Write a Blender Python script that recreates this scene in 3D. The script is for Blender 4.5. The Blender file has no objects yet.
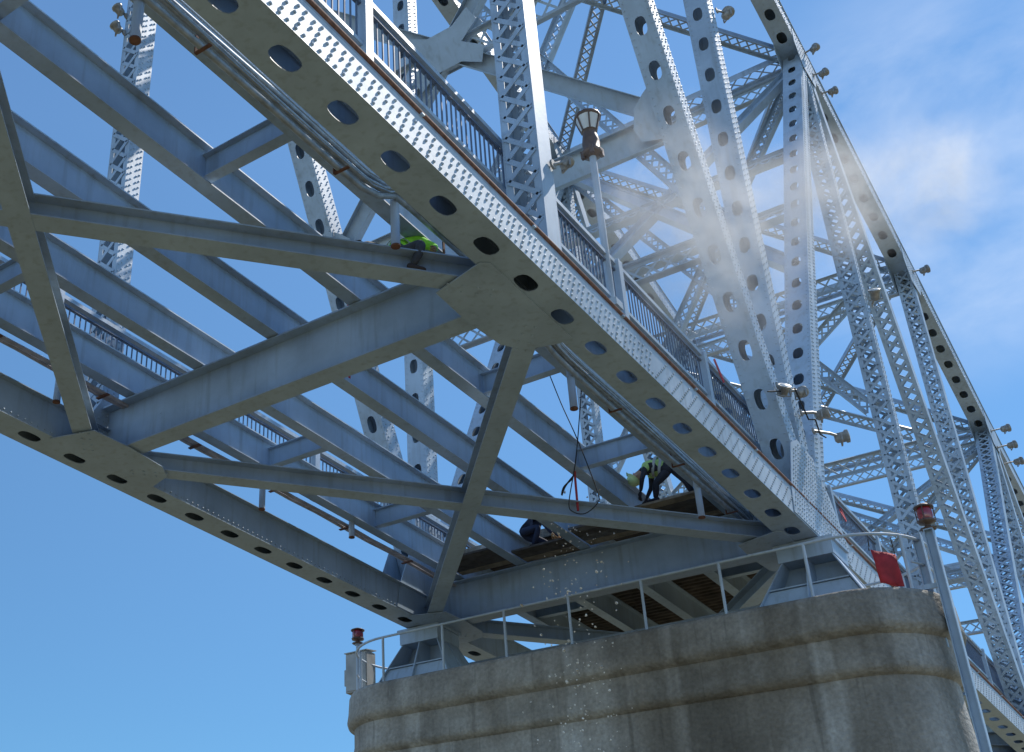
import bpy, math, random
from mathutils import Vector as V, Matrix
random.seed(7)
S = bpy.context.scene
COL = S.collection
W = 7.83                     # truss spacing
PY = {-1: -9.83, 0: -.17, 1: 9.5, 2: 19.0, 3: 28.5, 4: 37.6, 5: 46.6, 6: 55.6}   # panel points along the bridge
UZ = {-1: 19.6, 0: 21.6, 1: 21.4, 2: 19.2, 3: 16.8, 4: 14.4, 5: 12.4, 6: 11.0}               # top chord heights
PITCH = .914                 # spacing of the hand holes

# ------------------------------------------------------------------ materials
def mat(name):
    m = bpy.data.materials.new(name); m.use_nodes = True
    nt = m.node_tree
    return m, nt, nt.nodes['Principled BSDF'], nt.nodes.new, nt.links.new

def simple(name, col, rough=.6, metal=0, var=.15, scale=6, spec=.5):
    m, nt, b, N, L = mat(name)
    tc = N('ShaderNodeTexCoord'); no = N('ShaderNodeTexNoise'); no.inputs['Scale'].default_value = scale; no.inputs['Detail'].default_value = 6
    L(tc.outputs['Object'], no.inputs['Vector'])
    r = N('ShaderNodeValToRGB')
    r.color_ramp.elements[0].position = .3; r.color_ramp.elements[1].position = .7
    r.color_ramp.elements[0].color = [c * (1 - var) for c in col] + [1]; r.color_ramp.elements[1].color = [min(1, c * (1 + var)) for c in col] + [1]
    L(no.outputs['Fac'], r.inputs['Fac']); L(r.outputs['Color'], b.inputs['Base Color'])
    b.inputs['Roughness'].default_value = rough; b.inputs['Metallic'].default_value = metal
    b.inputs['Specular IOR Level'].default_value = spec
    return m

def steel_paint(name, col, rust=.5, rough=.42):
    """blue grey bridge paint: chalky patches, dirt runs, rust specks at edges"""
    m, nt, b, N, L = mat(name)
    geo = N('ShaderNodeNewGeometry'); 
    n1 = N('ShaderNodeTexNoise'); n1.inputs['Scale'].default_value = .9; n1.inputs['Detail'].default_value = 8; n1.inputs['Roughness'].default_value = .65
    L(geo.outputs['Position'], n1.inputs['Vector'])
    r1 = N('ShaderNodeValToRGB'); e = r1.color_ramp.elements
    e[0].position = .32; e[1].position = .68
    e[0].color = [c * .80 for c in col] + [1]; e[1].color = [c * 1.14 for c in col] + [1]
    L(n1.outputs['Fac'], r1.inputs['Fac'])
    # vertical dirt runs
    mp = N('ShaderNodeMapping'); mp.inputs['Scale'].default_value = (9, 9, .7); L(geo.outputs['Position'], mp.inputs['Vector'])
    n2 = N('ShaderNodeTexNoise'); n2.inputs['Scale'].default_value = 1.0; n2.inputs['Detail'].default_value = 5; L(mp.outputs['Vector'], n2.inputs['Vector'])
    r2 = N('ShaderNodeValToRGB'); r2.color_ramp.elements[0].position = .52; r2.color_ramp.elements[1].position = .80
    r2.color_ramp.elements[0].color = (0, 0, 0, 1); r2.color_ramp.elements[1].color = (.42, .42, .42, 1)
    L(n2.outputs['Fac'], r2.inputs['Fac'])
    mx = N('ShaderNodeMix'); mx.data_type = 'RGBA'; mx.inputs[7].default_value = (.15, .15, .13, 1)
    L(r2.outputs['Color'], mx.inputs[0]); L(r1.outputs['Color'], mx.inputs[6])
    # rust specks
    n3 = N('ShaderNodeTexNoise'); n3.inputs['Scale'].default_value = 7; n3.inputs['Detail'].default_value = 9; n3.inputs['Roughness'].default_value = .7
    L(geo.outputs['Position'], n3.inputs['Vector'])
    r3 = N('ShaderNodeValToRGB'); r3.color_ramp.elements[0].position = .66; r3.color_ramp.elements[1].position = .74
    r3.color_ramp.elements[0].color = (0, 0, 0, 1); r3.color_ramp.elements[1].color = (rust,) * 3 + (1,)
    L(n3.outputs['Fac'], r3.inputs['Fac'])
    m2 = N('ShaderNodeMix'); m2.data_type = 'RGBA'; m2.inputs[7].default_value = (.13, .07, .04, 1)
    L(r3.outputs['Color'], m2.inputs[0]); L(mx.outputs[2], m2.inputs[6])
    L(m2.outputs[2], b.inputs['Base Color'])
    rr = N('ShaderNodeMapRange'); rr.inputs[3].default_value = rough - .08; rr.inputs[4].default_value = rough + .2; L(n1.outputs['Fac'], rr.inputs[0]); L(rr.outputs[0], b.inputs['Roughness'])
    bp = N('ShaderNodeBump'); bp.inputs['Strength'].default_value = .12; bp.inputs['Distance'].default_value = .02; L(n3.outputs['Fac'], bp.inputs['Height']); L(bp.outputs['Normal'], b.inputs['Normal'])
    return m

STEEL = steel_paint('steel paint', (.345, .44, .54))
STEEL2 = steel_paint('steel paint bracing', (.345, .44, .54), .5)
STEEL_D = steel_paint('steel paint silhouette dark', (.10, .135, .20), .5, .6)  # shade of the backlit balusters put into the colour; middle rail shares it
STEEL_L = steel_paint('steel paint pale and sunlit', (.40, .475, .55), .25, .52)  # pale paint; on the near chord and gussets sunlight is put into the colour
RUST = simple('rusty pipe', (.17, .085, .06), .85, .0, .35, 14, .2)
RUSTDECK = simple('rusted deck form', (.105, .082, .064), .85, 0, .5, 3)
PIPE = simple('zinc conduit', (.33, .36, .38), .5, .25, .3, 8)
WOOD = simple('scaffold board', (.30, .22, .13), .8, 0, .35, 9)
BLACK = simple('black rope', (.02, .02, .022), .8)
REDM = simple('red strap', (.45, .03, .03), .6)
REDP = simple('red cloth', (.36, .025, .032), .8, 0, .3, 5)
GALV = simple('galvanised box', (.33, .33, .31), .55, .2, .2, 4)
BROWN = simple('bronze lamp', (.12, .075, .055), .5, .3, .3, 10)
GLASS = simple('frosted lamp glass', (.62, .60, .55), .25, 0, .1, 6)
LENS = simple('red lens', (.30, .018, .025), .15, 0, .1, 6, .8)
LAMPH = simple('lamp housing', (.27, .26, .24), .45, .2, .3, 12)
HIVIS = simple('hi vis green cloth', (.28, .72, .04), .8, 0, .2, 9)
HIVISP = simple('dusty green cloth', (.34, .50, .16), .85, 0, .25, 9)
TAPE = simple('reflective tape', (.30, .31, .30), .45)
PANTS = simple('charcoal work trousers', (.045, .048, .055), .9, 0, .35, 12)
DARK = simple('black work clothes', (.018, .018, .026), .9, 0, .35, 12)
NAVY = simple('navy work clothes', (.025, .033, .06), .9, 0, .35, 12)
SKIN = simple('skin', (.40, .24, .17), .55, 0, .1)
GLOVE = simple('tan leather glove', (.42, .22, .08), .8, 0, .2)
BOOT = simple('brown boot', (.06, .04, .03), .7)
GRIT = simple('bright grit', (.72, .68, .62), .7)

def concrete():
    m, nt, b, N, L = mat('weathered concrete')
    geo = N('ShaderNodeNewGeometry')
    n1 = N('ShaderNodeTexNoise'); n1.inputs['Scale'].default_value = .55; n1.inputs['Detail'].default_value = 10; n1.inputs['Roughness'].default_value = .62
    L(geo.outputs['Position'], n1.inputs['Vector'])
    r1 = N('ShaderNodeValToRGB'); e = r1.color_ramp.elements; e[0].position = .3; e[1].position = .72
    e[0].color = (.235, .222, .196, 1); e[1].color = (.49, .475, .44, 1)
    L(n1.outputs['Fac'], r1.inputs['Fac'])
    mp = N('ShaderNodeMapping'); mp.inputs['Scale'].default_value = (2.1, 2.1, .13); L(geo.outputs['Position'], mp.inputs['Vector'])
    n2 = N('ShaderNodeTexNoise'); n2.inputs['Scale'].default_value = 1; n2.inputs['Detail'].default_value = 7; n2.inputs['Roughness'].default_value = .6; L(mp.outputs['Vector'], n2.inputs['Vector'])
    r2 = N('ShaderNodeValToRGB'); e = r2.color_ramp.elements; e[0].position = .46; e[1].position = .68
    e[0].color = (0, 0, 0, 1); e[1].color = (.55, .55, .55, 1); L(n2.outputs['Fac'], r2.inputs['Fac'])
    mx = N('ShaderNodeMix'); mx.data_type = 'RGBA'; mx.inputs[7].default_value = (.14, .13, .112, 1)
    L(r2.outputs['Color'], mx.inputs[0]); L(r1.outputs['Color'], mx.inputs[6])
    # pale lime runs
    mp3 = N('ShaderNodeMapping'); mp3.inputs['Scale'].default_value = (1.7, 1.7, .05); mp3.inputs['Location'].default_value = (7.3, 3.1, 0); L(geo.outputs['Position'], mp3.inputs['Vector'])
    n3 = N('ShaderNodeTexNoise'); n3.inputs['Scale'].default_value = 1; n3.inputs['Detail'].default_value = 4; L(mp3.outputs['Vector'], n3.inputs['Vector'])
    r3 = N('ShaderNodeValToRGB'); e = r3.color_ramp.elements; e[0].position = .55; e[1].position = .66
    e[0].color = (0, 0, 0, 1); e[1].color = (.62, .62, .62, 1); L(n3.outputs['Fac'], r3.inputs['Fac'])
    m2 = N('ShaderNodeMix'); m2.data_type = 'RGBA'; m2.inputs[7].default_value = (.60, .60, .58, 1)
    L(r3.outputs['Color'], m2.inputs[0]); L(mx.outputs[2], m2.inputs[6])
    n4 = N('ShaderNodeTexNoise'); n4.inputs['Scale'].default_value = 16; n4.inputs['Detail'].default_value = 8; L(geo.outputs['Position'], n4.inputs['Vector'])
    m4 = N('ShaderNodeMix'); m4.data_type = 'RGBA'; m4.blend_type = 'OVERLAY'; m4.inputs[0].default_value = .6
    L(m2.outputs[2], m4.inputs[6]); L(n4.outputs['Color'], m4.inputs[7])
    bw = N('ShaderNodeRGBToBW'); L(n4.outputs['Color'], bw.inputs[0]); L(bw.outputs[0], m4.inputs[7])
    L(m4.outputs[2], b.inputs['Base Color'])
    mp6 = N('ShaderNodeMapping'); mp6.inputs['Scale'].default_value = (8, 8, .22); L(geo.outputs['Position'], mp6.inputs['Vector'])
    n6 = N('ShaderNodeTexNoise'); n6.inputs['Scale'].default_value = 1; n6.inputs['Detail'].default_value = 3; L(mp6.outputs[0], n6.inputs['Vector'])
    r6 = N('ShaderNodeValToRGB'); r6.color_ramp.elements[0].position = .64; r6.color_ramp.elements[1].position = .72; r6.color_ramp.elements[0].color = (0, 0, 0, 1); r6.color_ramp.elements[1].color = (.3, .3, .3, 1); L(n6.outputs['Fac'], r6.inputs['Fac'])
    m6 = N('ShaderNodeMix'); m6.data_type = 'RGBA'; m6.inputs[7].default_value = (.07, .06, .05, 1); L(r6.outputs['Color'], m6.inputs[0]); L(m4.outputs[2], m6.inputs[6])
    n5 = N('ShaderNodeTexNoise'); n5.inputs['Scale'].default_value = .33; n5.inputs['Detail'].default_value = 6; n5.inputs['Roughness'].default_value = .6; n5.inputs['Distortion'].default_value = .6
    mp5 = N('ShaderNodeMapping'); mp5.inputs['Scale'].default_value = (1, 1, .55); mp5.inputs['Location'].default_value = (2.2, 0, 4); L(geo.outputs['Position'], mp5.inputs['Vector']); L(mp5.outputs[0], n5.inputs['Vector'])
    r5 = N('ShaderNodeValToRGB'); r5.color_ramp.elements[0].position = .42; r5.color_ramp.elements[1].position = .60
    r5.color_ramp.elements[0].color = (.50, .45, .39, 1); r5.color_ramp.elements[1].color = (.92, .90, .87, 1); L(n5.outputs['Fac'], r5.inputs['Fac'])
    m5 = N('ShaderNodeMix'); m5.data_type = 'RGBA'; m5.blend_type = 'MULTIPLY'; m5.inputs[0].default_value = 1; L(m6.outputs[2], m5.inputs[6]); L(r5.outputs['Color'], m5.inputs[7]); L(m5.outputs[2], b.inputs['Base Color'])
    b.inputs['Roughness'].default_value = .9
    bp = N('ShaderNodeBump'); bp.inputs['Strength'].default_value = .7; bp.inputs['Distance'].default_value = .04; L(n4.outputs['Fac'], bp.inputs['Height']); L(bp.outputs['Normal'], b.inputs['Normal'])
    return m
CONC = concrete()

# ------------------------------------------------------------------ mesh builder
class MB:
    def __init__(s): s.v = []; s.f = []; s.m = []; s.sm = []
    def add(s, verts, faces, mi=0, smooth=False):
        o = len(s.v); s.v += [tuple(p) for p in verts]
        for f in faces: s.f.append([i + o for i in f]); s.m.append(mi); s.sm.append(smooth)
    def box(s, c, a, b, d, mi=0):
        """oriented box: centre and three half vectors"""
        c, a, b, d = V(c), V(a), V(b), V(d)
        vs = [c + i * a + j * b + k * d for i in (-1, 1) for j in (-1, 1) for k in (-1, 1)]
        s.add(vs, [(0, 1, 3, 2), (4, 6, 7, 5), (0, 4, 5, 1), (2, 3, 7, 6), (0, 2, 6, 4), (1, 5, 7, 3)], mi)
    def abox(s, x0, x1, y0, y1, z0, z1, mi=0):
        s.box(((x0 + x1) / 2, (y0 + y1) / 2, (z0 + z1) / 2), ((x1 - x0) / 2, 0, 0), (0, (y1 - y0) / 2, 0), (0, 0, (z1 - z0) / 2), mi)
    def bar(s, A, B, n, w, t, mi=0):
        """flat bar from A to B: width w across, thickness t along n"""
        A, B = V(A), V(B); u = (B - A); l = u.length; u /= l; n = V(n); n = (n - n.dot(u) * u).normalized(); p = n.cross(u)
        s.box((A + B) / 2, u * l / 2, p * w / 2, n * t / 2, mi)
    def prism(s, pts, off, mi=0):
        """planar polygon pts extruded by the vector off"""
        off = V(off); n = len(pts); a = [V(p) for p in pts]; b = [p + off for p in a]
        fs = [list(range(n))[::-1], list(range(n, 2 * n))] + [(i, (i + 1) % n, n + (i + 1) % n, n + i) for i in range(n)]
        s.add(a + b, fs, mi)
    def tube(s, pts, r, n=8, mi=0, cap=True):
        pts = [V(p) for p in pts]; vs = []; R = r if isinstance(r, (list, tuple)) else [r] * len(pts)
        t0 = (pts[1] - pts[0]).normalized(); ref = V((0, 0, 1)) if abs(t0.z) < .9 else V((0, 1, 0))
        nrm = t0.cross(ref).normalized()
        for i, p in enumerate(pts):
            t = (pts[min(i + 1, len(pts) - 1)] - pts[max(i - 1, 0)]).normalized()
            nrm = (nrm - nrm.dot(t) * t).normalized(); bi = t.cross(nrm)
            vs += [p + R[i] * (math.cos(2 * math.pi * k / n) * nrm + math.sin(2 * math.pi * k / n) * bi) for k in range(n)]
        fs = [(i * n + k, i * n + (k + 1) % n, (i + 1) * n + (k + 1) % n, (i + 1) * n + k) for i in range(len(pts) - 1) for k in range(n)]
        s.add(vs, fs, mi, True)
        if cap: s.add([vs[k] for k in range(n)], [list(range(n))[::-1]], mi); s.add(vs[-n:], [list(range(n))], mi)
    def lathe(s, c, prof, n=16, ax=(0, 0, 1), mi=0):
        c = V(c); ax = V(ax).normalized(); p = ax.orthogonal().normalized(); q = ax.cross(p); vs = []
        for r, z in prof: vs += [c + ax * z + r * (math.cos(2 * math.pi * k / n) * p + math.sin(2 * math.pi * k / n) * q) for k in range(n)]
        s.add(vs, [(i * n + k, i * n + (k + 1) % n, (i + 1) * n + (k + 1) % n, (i + 1) * n + k) for i in range(len(prof) - 1) for k in range(n)], mi, True)
        s.add(vs[:n], [list(range(n))[::-1]], mi); s.add(vs[-n:], [list(range(n))], mi)
    def ibeam(s, A, B, dep, bf, tf=.02, tw=.014, up=(0, 0, 1)):
        """I section from A to B; A and B lie on the underside centre line"""
        A, B = V(A), V(B); u = (B - A); l = u.length; u /= l; up = V(up); up = (up - up.dot(u) * u).normalized(); p = u.cross(up); c = (A + B) / 2
        s.box(c + up * tf / 2, u * l / 2, p * bf / 2, up * tf / 2)
        s.box(c + up * (dep - tf / 2), u * l / 2, p * bf / 2, up * tf / 2)
        s.box(c + up * dep / 2, u * l / 2, p * tw / 2, up * (dep / 2 - tf))
    def perf(s, O, u, v, n, L, w, t, us, ru, rv):
        """plate with rounded hand holes: starts at O, runs L along u, w across v, thick t along n, holes at us"""
        O, u, v, n = V(O), V(u), V(v), V(n); us = sorted(x for x in us if ru + .05 < x < L - ru - .05)
        edges = [0]; 
        for a, b in zip(us, us[1:]): edges.append((a + b) / 2)
        edges.append(L)
        if not us: s.box(O + u * L / 2 + n * t / 2, u * L / 2, v * w / 2, n * t / 2); return
        P = lambda a, b, d: O + u * a + v * b + n * d
        for i, c in enumerate(us):
            a0, a1 = edges[i] - c, edges[i + 1] - c; h = w / 2
            angs = sorted([math.atan2(y, x) % (2 * math.pi) for x in (a0, a1) for y in (-h, h)] + [2 * math.pi * k / 20 + .01 for k in range(20)])
            out = []; inn = []
            for g in angs:
                cx, cy = math.cos(g), math.sin(g)
                tt = min([(a1 if cx > 0 else a0) / cx if abs(cx) > 1e-9 else 1e9, (h if cy > 0 else -h) / cy if abs(cy) > 1e-9 else 1e9])
                out.append((c + cx * tt, cy * tt))
                k = 1 / (abs(cx / ru) ** 2.6 + abs(cy / rv) ** 2.6) ** (1 / 2.6)
                inn.append((c + cx * k, cy * k))
            m = len(angs)
            vs = [P(*p, t) for p in out] + [P(*p, t) for p in inn] + [P(*p, 0) for p in out] + [P(*p, 0) for p in inn]
            fs = []
            for k in range(m):
                q = (k + 1) % m
                fs += [(k, q, m + q, m + k), (2 * m + k, 3 * m + k, 3 * m + q, 2 * m + q), (m + k, m + q, 3 * m + q, 3 * m + k)]
            s.add(vs, fs)
        for sg in (-1, 1):
            s.add([P(0, sg * w / 2, 0), P(L, sg * w / 2, 0), P(L, sg * w / 2, t), P(0, sg * w / 2, t)], [(0, 1, 2, 3) if sg < 0 else (3, 2, 1, 0)])
    def lace(s, O, u, v, n, L, w, pitch, bw, t, double=True):
        """lattice of flat bars in the plane u v"""
        O, u, v, n = V(O), V(u), V(v), V(n); k = max(2, round(L / pitch)); p = L / k
        for i in range(k):
            sg = 1 if i % 2 else -1
            s.bar(O + u * (i * p) + v * (-sg * w / 2), O + u * ((i + 1) * p) + v * (sg * w / 2), n, bw, t)
            if double: s.bar(O + u * (i * p) + v * (sg * w / 2) + n * (t + .001), O + u * ((i + 1) * p) + v * (-sg * w / 2) + n * (t + .001), n, bw, t)
    def rivet(s, p, n, r=.021, h=.03, k=6):
        p, n = V(p), V(n); a = n.orthogonal().normalized(); b = n.cross(a); vs = []
        for q, z in ((1, 0), (.92, .6)): vs += [p + r * q * (math.cos(2 * math.pi * i / k) * a + math.sin(2 * math.pi * i / k) * b) + n * h * z for i in range(k)]
        vs.append(p + n * h)
        s.add(vs, [(i, (i + 1) % k, k + (i + 1) % k, k + i) for i in range(k)] + [(k + i, k + (i + 1) % k, 2 * k) for i in range(k)])
    def build(s, name, mats, parent=None, **props):
        me = bpy.data.meshes.new(name); me.from_pydata(s.v, [], s.f)
        for m in (mats if isinstance(mats, (list, tuple)) else [mats]): me.materials.append(m)
        me.polygons.foreach_set('material_index', s.m); me.polygons.foreach_set('use_smooth', s.sm); me.update()
        o = bpy.data.objects.new(name, me); COL.objects.link(o)
        if parent: 
            o.parent = parent; o.matrix_parent_inverse = WM(parent).inverted()
        for k, x in props.items(): o[k] = x
        return o
def WM(o):
    m = o.matrix_basis.copy()
    if o.parent: m = WM(o.parent) @ o.matrix_parent_inverse @ m
    return m
def thing(name, label, cat, loc=(0, 0, 0), group=None):
    o = bpy.data.objects.new(name, None); COL.objects.link(o); o.location = loc; o.empty_display_size = .2
    o['label'] = label; o['category'] = cat
    if group: o['group'] = group
    return o
def tag(o, label, cat, group=None):
    o['label'] = label; o['category'] = cat
    if group: o['group'] = group
    return o

X_, Y_, Z_ = V((1, 0, 0)), V((0, 1, 0)), V((0, 0, 1))
# ------------------------------------------------------------------ the bridge
BR = thing('truss_bridge', 'blue grey riveted steel truss bridge overhead, resting on the concrete pier', 'bridge', (-W / 2, PY[1], 0))

def bottom_chord(x, lab):
    y0, y1 = PY[-1], 62.0; L = y1 - y0
    m = MB()
    holes = [(-5.118 + PITCH * k) - y0 for k in range(-6, 80)]
    m.perf((x, y0, 0), Y_, X_, Z_, L, .55, .012, holes, .195, .108)
    o = m.build('bottom_chord', STEEL, BR, label=lab)
    for sg in (-1, 1):
        s = MB(); xo = x + sg * .262
        s.abox(xo - .008, xo + .008, y0, y1, .013, .52)
        if sg > 0:            # faces seen from the camera side carry bolts
            yy = y0 + .1; i = 0
            f = x + .2702
            while yy < (26 if x > -1 else 20):
                if x > -1 and yy < 2.3:
                    # staggered pairs
                    for z, dy in ((.07, .02), (.075, .14), (.16, .06), (.26, .0), (.28, .12), (.38, .05), (.40, .17)): s.rivet((f, yy + dy + random.uniform(-.004, .004), z), X_, .021, .02)
                    yy += .245
                elif x < -1:
                    for z in (.06,): s.rivet((f, yy, z), X_, .018, .018)
                    yy += .13
                    continue
                else:
                    for r in range(7): s.rivet((f, yy + r * .07 + random.uniform(-.004, .004), .06 + r * .062), X_, .02, .022)
                    yy += .27
        s.build('side_plate', STEEL_L if (sg > 0 and x > -1) else STEEL, o)  # sunlit face gets the paler steel, its brightness put into the colour
    t = MB(); t.abox(x - .275, x + (.275 if x > -1 else .375), -1.4 if x > -1 else y0, 1.2 if x > -1 else y1, .522, .534)  # far plate overhangs inward, shaped to shade the chord face below
    if x > -1: t.perf((x, y0, .522), Y_, X_, Z_, -1.401 - y0, .55, .012, [.35 + .8 * j for j in range(12)], .16, .14)
    if x > -1: t.perf((x, 1.201, .522), Y_, X_, Z_, y1 - 1.201, .55, .012, [.35 + .62 * j for j in range(60)], .22, .17)
    t.build('top_plate', STEEL, o)
    return o
chR = bottom_chord(0, 'near bottom chord with oval hand holes and sunlit bolted side')
chL = bottom_chord(-W, 'far bottom chord with oval hand holes, its outer side against open sky')

def member(name, A, B, kind, hw, dep, rv=True, lab=None, pitch=.15, holeoff=.6, hr=(.19, .105)):
    """box member in a truss plane: two side plates facing across the bridge, perforated or laced faces"""
    A, B = V(A), V(B); u = B - A; L = u.length; u.normalize(); v = X_.copy(); n = v.cross(u).normalized()
    s = MB()
    for sg in (-1, 1):
        s.box((A + B) / 2 + v * sg * (hw - .008), u * L / 2, v * .008, n * (dep / 2))
        for sn in (-1, 1): s.box((A + B) / 2 + v * sg * (hw - .016 - .045) + n * sn * (dep / 2 - .008), u * L / 2, v * .045, n * .006)
    if rv:
        a = .2; lim = min(L, rv if rv is not True else L)
        while a < lim:
            for sn in (-1, 1):
                s.rivet(A + u * a + v * (hw + .0002) + n * sn * (dep / 2 - .045), X_, .02, .019)
                s.rivet(A + u * (a + pitch / 2) + v * (hw + .0002) + n * sn * (dep / 2 - .115), X_, .02, .019)
            a += pitch
    o = s.build(name, STEEL, BR)
    if lab: o['label'] = lab
    for sn in (-1, 1):
        m = MB(); base = A + n * sn * (dep / 2 + .001)
        if kind == 'perf':
            m.perf(base, u, v, n * sn, L, 2 * hw, .012, [holeoff + PITCH * k for k in range(60)], *hr)
            if sn > 0 and L < 40:
                for k in range(int(min(L, 14) / .15)):
                    for sg in (-1, 1): m.rivet(base + u * (.1 + .15 * k) + v * sg * (hw - .05) + n * .0122, n, .018, .014)
            m.build('cover_plate', STEEL, o)
        else:
            m.lace(base, u, v, n * sn, L, 2 * hw - .10, .36, .072, .01)
            m.build('lacing', STEEL2, o)
    return o

for x, near in ((0, True), (-W, False)):
    side = 'near' if near else 'far'
    for k in (-1, 0, 1, 2, 3, 4, 5):
        kind = 'perf' if k == 1 else 'lace'
        member('vertical_post', (x, PY[k], .3), (x, PY[k], UZ[k]), kind, .25, .36 if k != 1 else .42, rv=(0 <= k <= 2 and not (near and k == 0)), pitch=.14)
    for a, b, kind, hw in ((-1, 0, 'perf', .262), (1, 0, 'perf', .256), (1, 2, 'perf', .262), (3, 2, 'lace', .256), (3, 4, 'lace', .262), (5, 4, 'lace', .256)):
        member('diagonal_member', (x, PY[a], .3), (x, PY[b], UZ[b] - .1), kind, hw, .44 if kind == 'perf' else .38, rv=(a == 1), pitch=.14)
    for k in range(-1, 6):                                          # top chord
        A, B = V((x, PY[k], UZ[k])), V((x, PY[k + 1], UZ[k + 1])); u = (B - A); L = u.length; u.normalize(); n = X_.cross(u).normalized()
        c = MB(); c.perf(A - n * .3, u, X_, -n, L, .56, .012, [.5 + PITCH * j for j in range(20)], .21, .13)
        for sg in (-1, 1): c.box((A + B) / 2 + X_ * sg * .27, u * (L / 2), X_ * .008, n * .298)
        c.box((A + B) / 2 + n * .306, u * (L / 2), X_ * .31, n * .006)
        j = .1
        while j < L and k < 4:
            for z in (-.24, -.12, .12, .24): c.rivet(A + u * j + X_ * .2782 + n * z, X_, .022, .02)
            j += .22
        c.build('top_chord', STEEL, BR)
    for k in range(0, 6):                                          # top gussets
        Yk, Zk = PY[k], UZ[k]; g = MB()
        pts = [(-.9, .32), (.9, .32 - (.25 if k > 1 else 0)), (1.0, -.3), (.55, -1.0), (-.55, -1.0), (-1.0, -.3)]
        h = MB(); h.prism([(x - .281, Yk + a, Zk + b) for a, b in pts[::-1]], (-.012, 0, 0)); h.build('gusset_plate', STEEL, BR)
        g.prism([(x + .281, Yk + a, Zk + b) for a, b in pts], (.012, 0, 0))
        if k < 4:
            for a in range(-5, 6):
                for b in range(-4, 2): g.rivet((x + .2935, Yk + a * .14, Zk + b * .16), X_, .02, .018)
        g.build('gusset_plate', STEEL, BR)
    for k in range(0, 6):                                          # lower gussets on the chord sides
        Yk = PY[k]; g = MB()
        if near and k == 0: continue
        if k == 1: pts = [(-1.6, .03), (1.45, .03), (1.45, .45), (.8, 1.25), (.25, 1.75), (-.55, 1.8), (-1.0, 1.55), (-1.5, .5)]
        elif k % 2: pts = [(-1.3, .03), (1.3, .03), (1.3, .5), (.6, 1.7), (-.6, 1.7), (-1.3, .5)]
        else: pts = [(-.5, .03), (.5, .03), (.5, .5), (.21, 1.0), (-.21, 1.0), (-.5, .5)]
        h = MB(); h.prism([(x - .2735, Yk + a, b) for a, b in pts[::-1]], (-.013, 0, 0)); h.build('gusset_plate', STEEL, BR)
        g.prism([(x + .2735, Yk + a, b) for a, b in pts], (.013, 0, 0))
        if k <= 2 and (near or k != 1):
            ymin, ymax = min(p[0] for p in pts), max(p[0] for p in pts); zmax = max(p[1] for p in pts)
            def inside(a, b):
                c = False
                for i in range(len(pts)):
                    (x1, y1), (x2, y2) = pts[i], pts[i - 1]
                    if (y1 > b) != (y2 > b) and a < (x2 - x1) * (b - y1) / (y2 - y1) + x1: c = not c
                return c
            st = .11; b = .08; r = 0
            while b < zmax:
                a = ymin + .05 + (r % 2) * st / 2
                while a < ymax:
                    if inside(a, b) and inside(a + .06, b + .05) and inside(a - .06, b + .05): g.rivet((x + .2868, Yk + a + random.uniform(-.012, .012), b + random.uniform(-.012, .012)), X_, .02, .019)
                    a += st
                b += .1; r += 1
        g.build('gusset_plate', STEEL_L if near else STEEL, BR)  # near plates take the paler steel, sunlight put into the colour

# floor beams
for k in range(0, 6):
    y = PY[k] - .02
    m = MB(); m.ibeam((-.30, y, .016), (-W + .30, y, .016), .87, .34, .026, .016)
    for xs in (-1.17, -2.62, -4.05, -5.47, -6.9): m.abox(xs - .006, xs + .006, y - .11, y - .009, .043, .855) if k > 1 else None
    o = m.build('floor_beam', STEEL, BR)
# stringers
SX = (-1.19, -2.64, -4.07, -5.49, -6.92)
for xs in SX:
    m = MB(); m.ibeam((xs, -9.8, .905), (xs, 60, .905), .56, .215, .02, .014); m.build('stringer', STEEL, BR)
# cross frames between stringers: end bays only in the open deck
for k in range(-1, 5):
    for j in (1, 2):
        y = PY[k] + (PY[k + 1] - PY[k]) * j / 3
        for a, b in ((0, 1), (3, 4)):
            m = MB(); m.ibeam((SX[a] - .011, y, 1.0), (SX[b] + .011, y, 1.0), .36, .15, .014, .01)
            m.build('cross_frame', STEEL, BR)
# bottom laterals and their gusset plates
for k in range(-1, 5):
    for (xa, xb, z) in ((0, -W, .016), (-W, 0, .022)):
        A, B = V((xa, PY[k], z)), V((xb, PY[k + 1], z)); u = (B - A).normalized()
        m = MB(); m.ibeam(A + u * .62, B - u * .62, .30, .30, .018, .012); m.build('lateral_brace', STEEL, BR)
for k in range(0, 6):
    for x, sg in ((0, -1), (-W, 1)):
        y = PY[k]
        pts = [(.12, -1.0), (.22, -1.08), (.95, -.86), (.98, -.1), (.92, .62), (.74, .92), (.30, 1.05), (.12, 1.02)]
        g = MB(); q = [(x + sg * a, y + b, -.016) for a, b in pts]
        if sg > 0: q = q[::-1]
        g.prism(q[::-1], (0, 0, .014))
        for a in range(4):
            for b in (-1, 1): g.rivet((x + sg * (.45 + .12 * a), y + b * (.42 + .14 * a), -.0162), -Z_, .018, .014); g.rivet((x + sg * (.37 + .12 * a), y + b * (.52 + .14 * a), -.0162), -Z_, .018, .014)
        g.build('lateral_gusset', STEEL, BR)
# hangers below the outer stringers
for x, ys in ((-1.0, ((-6.1, .06), (-1.80, .24), (2.65, .04), (7.2, .0))), (-7.0, ((-1.7, .2), (2.98, .2), (5.6, .58)))):
    for y, zb in ys:
        m = MB(); m.tube([(x, y, zb + .02), (x, y, 1.1)], .055, 12); m.tube([(x, y, zb), (x, y, zb + .0195)], .058, 12, 1)
        m.build('hanger_post', [STEEL_L, RUST], BR)
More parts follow.
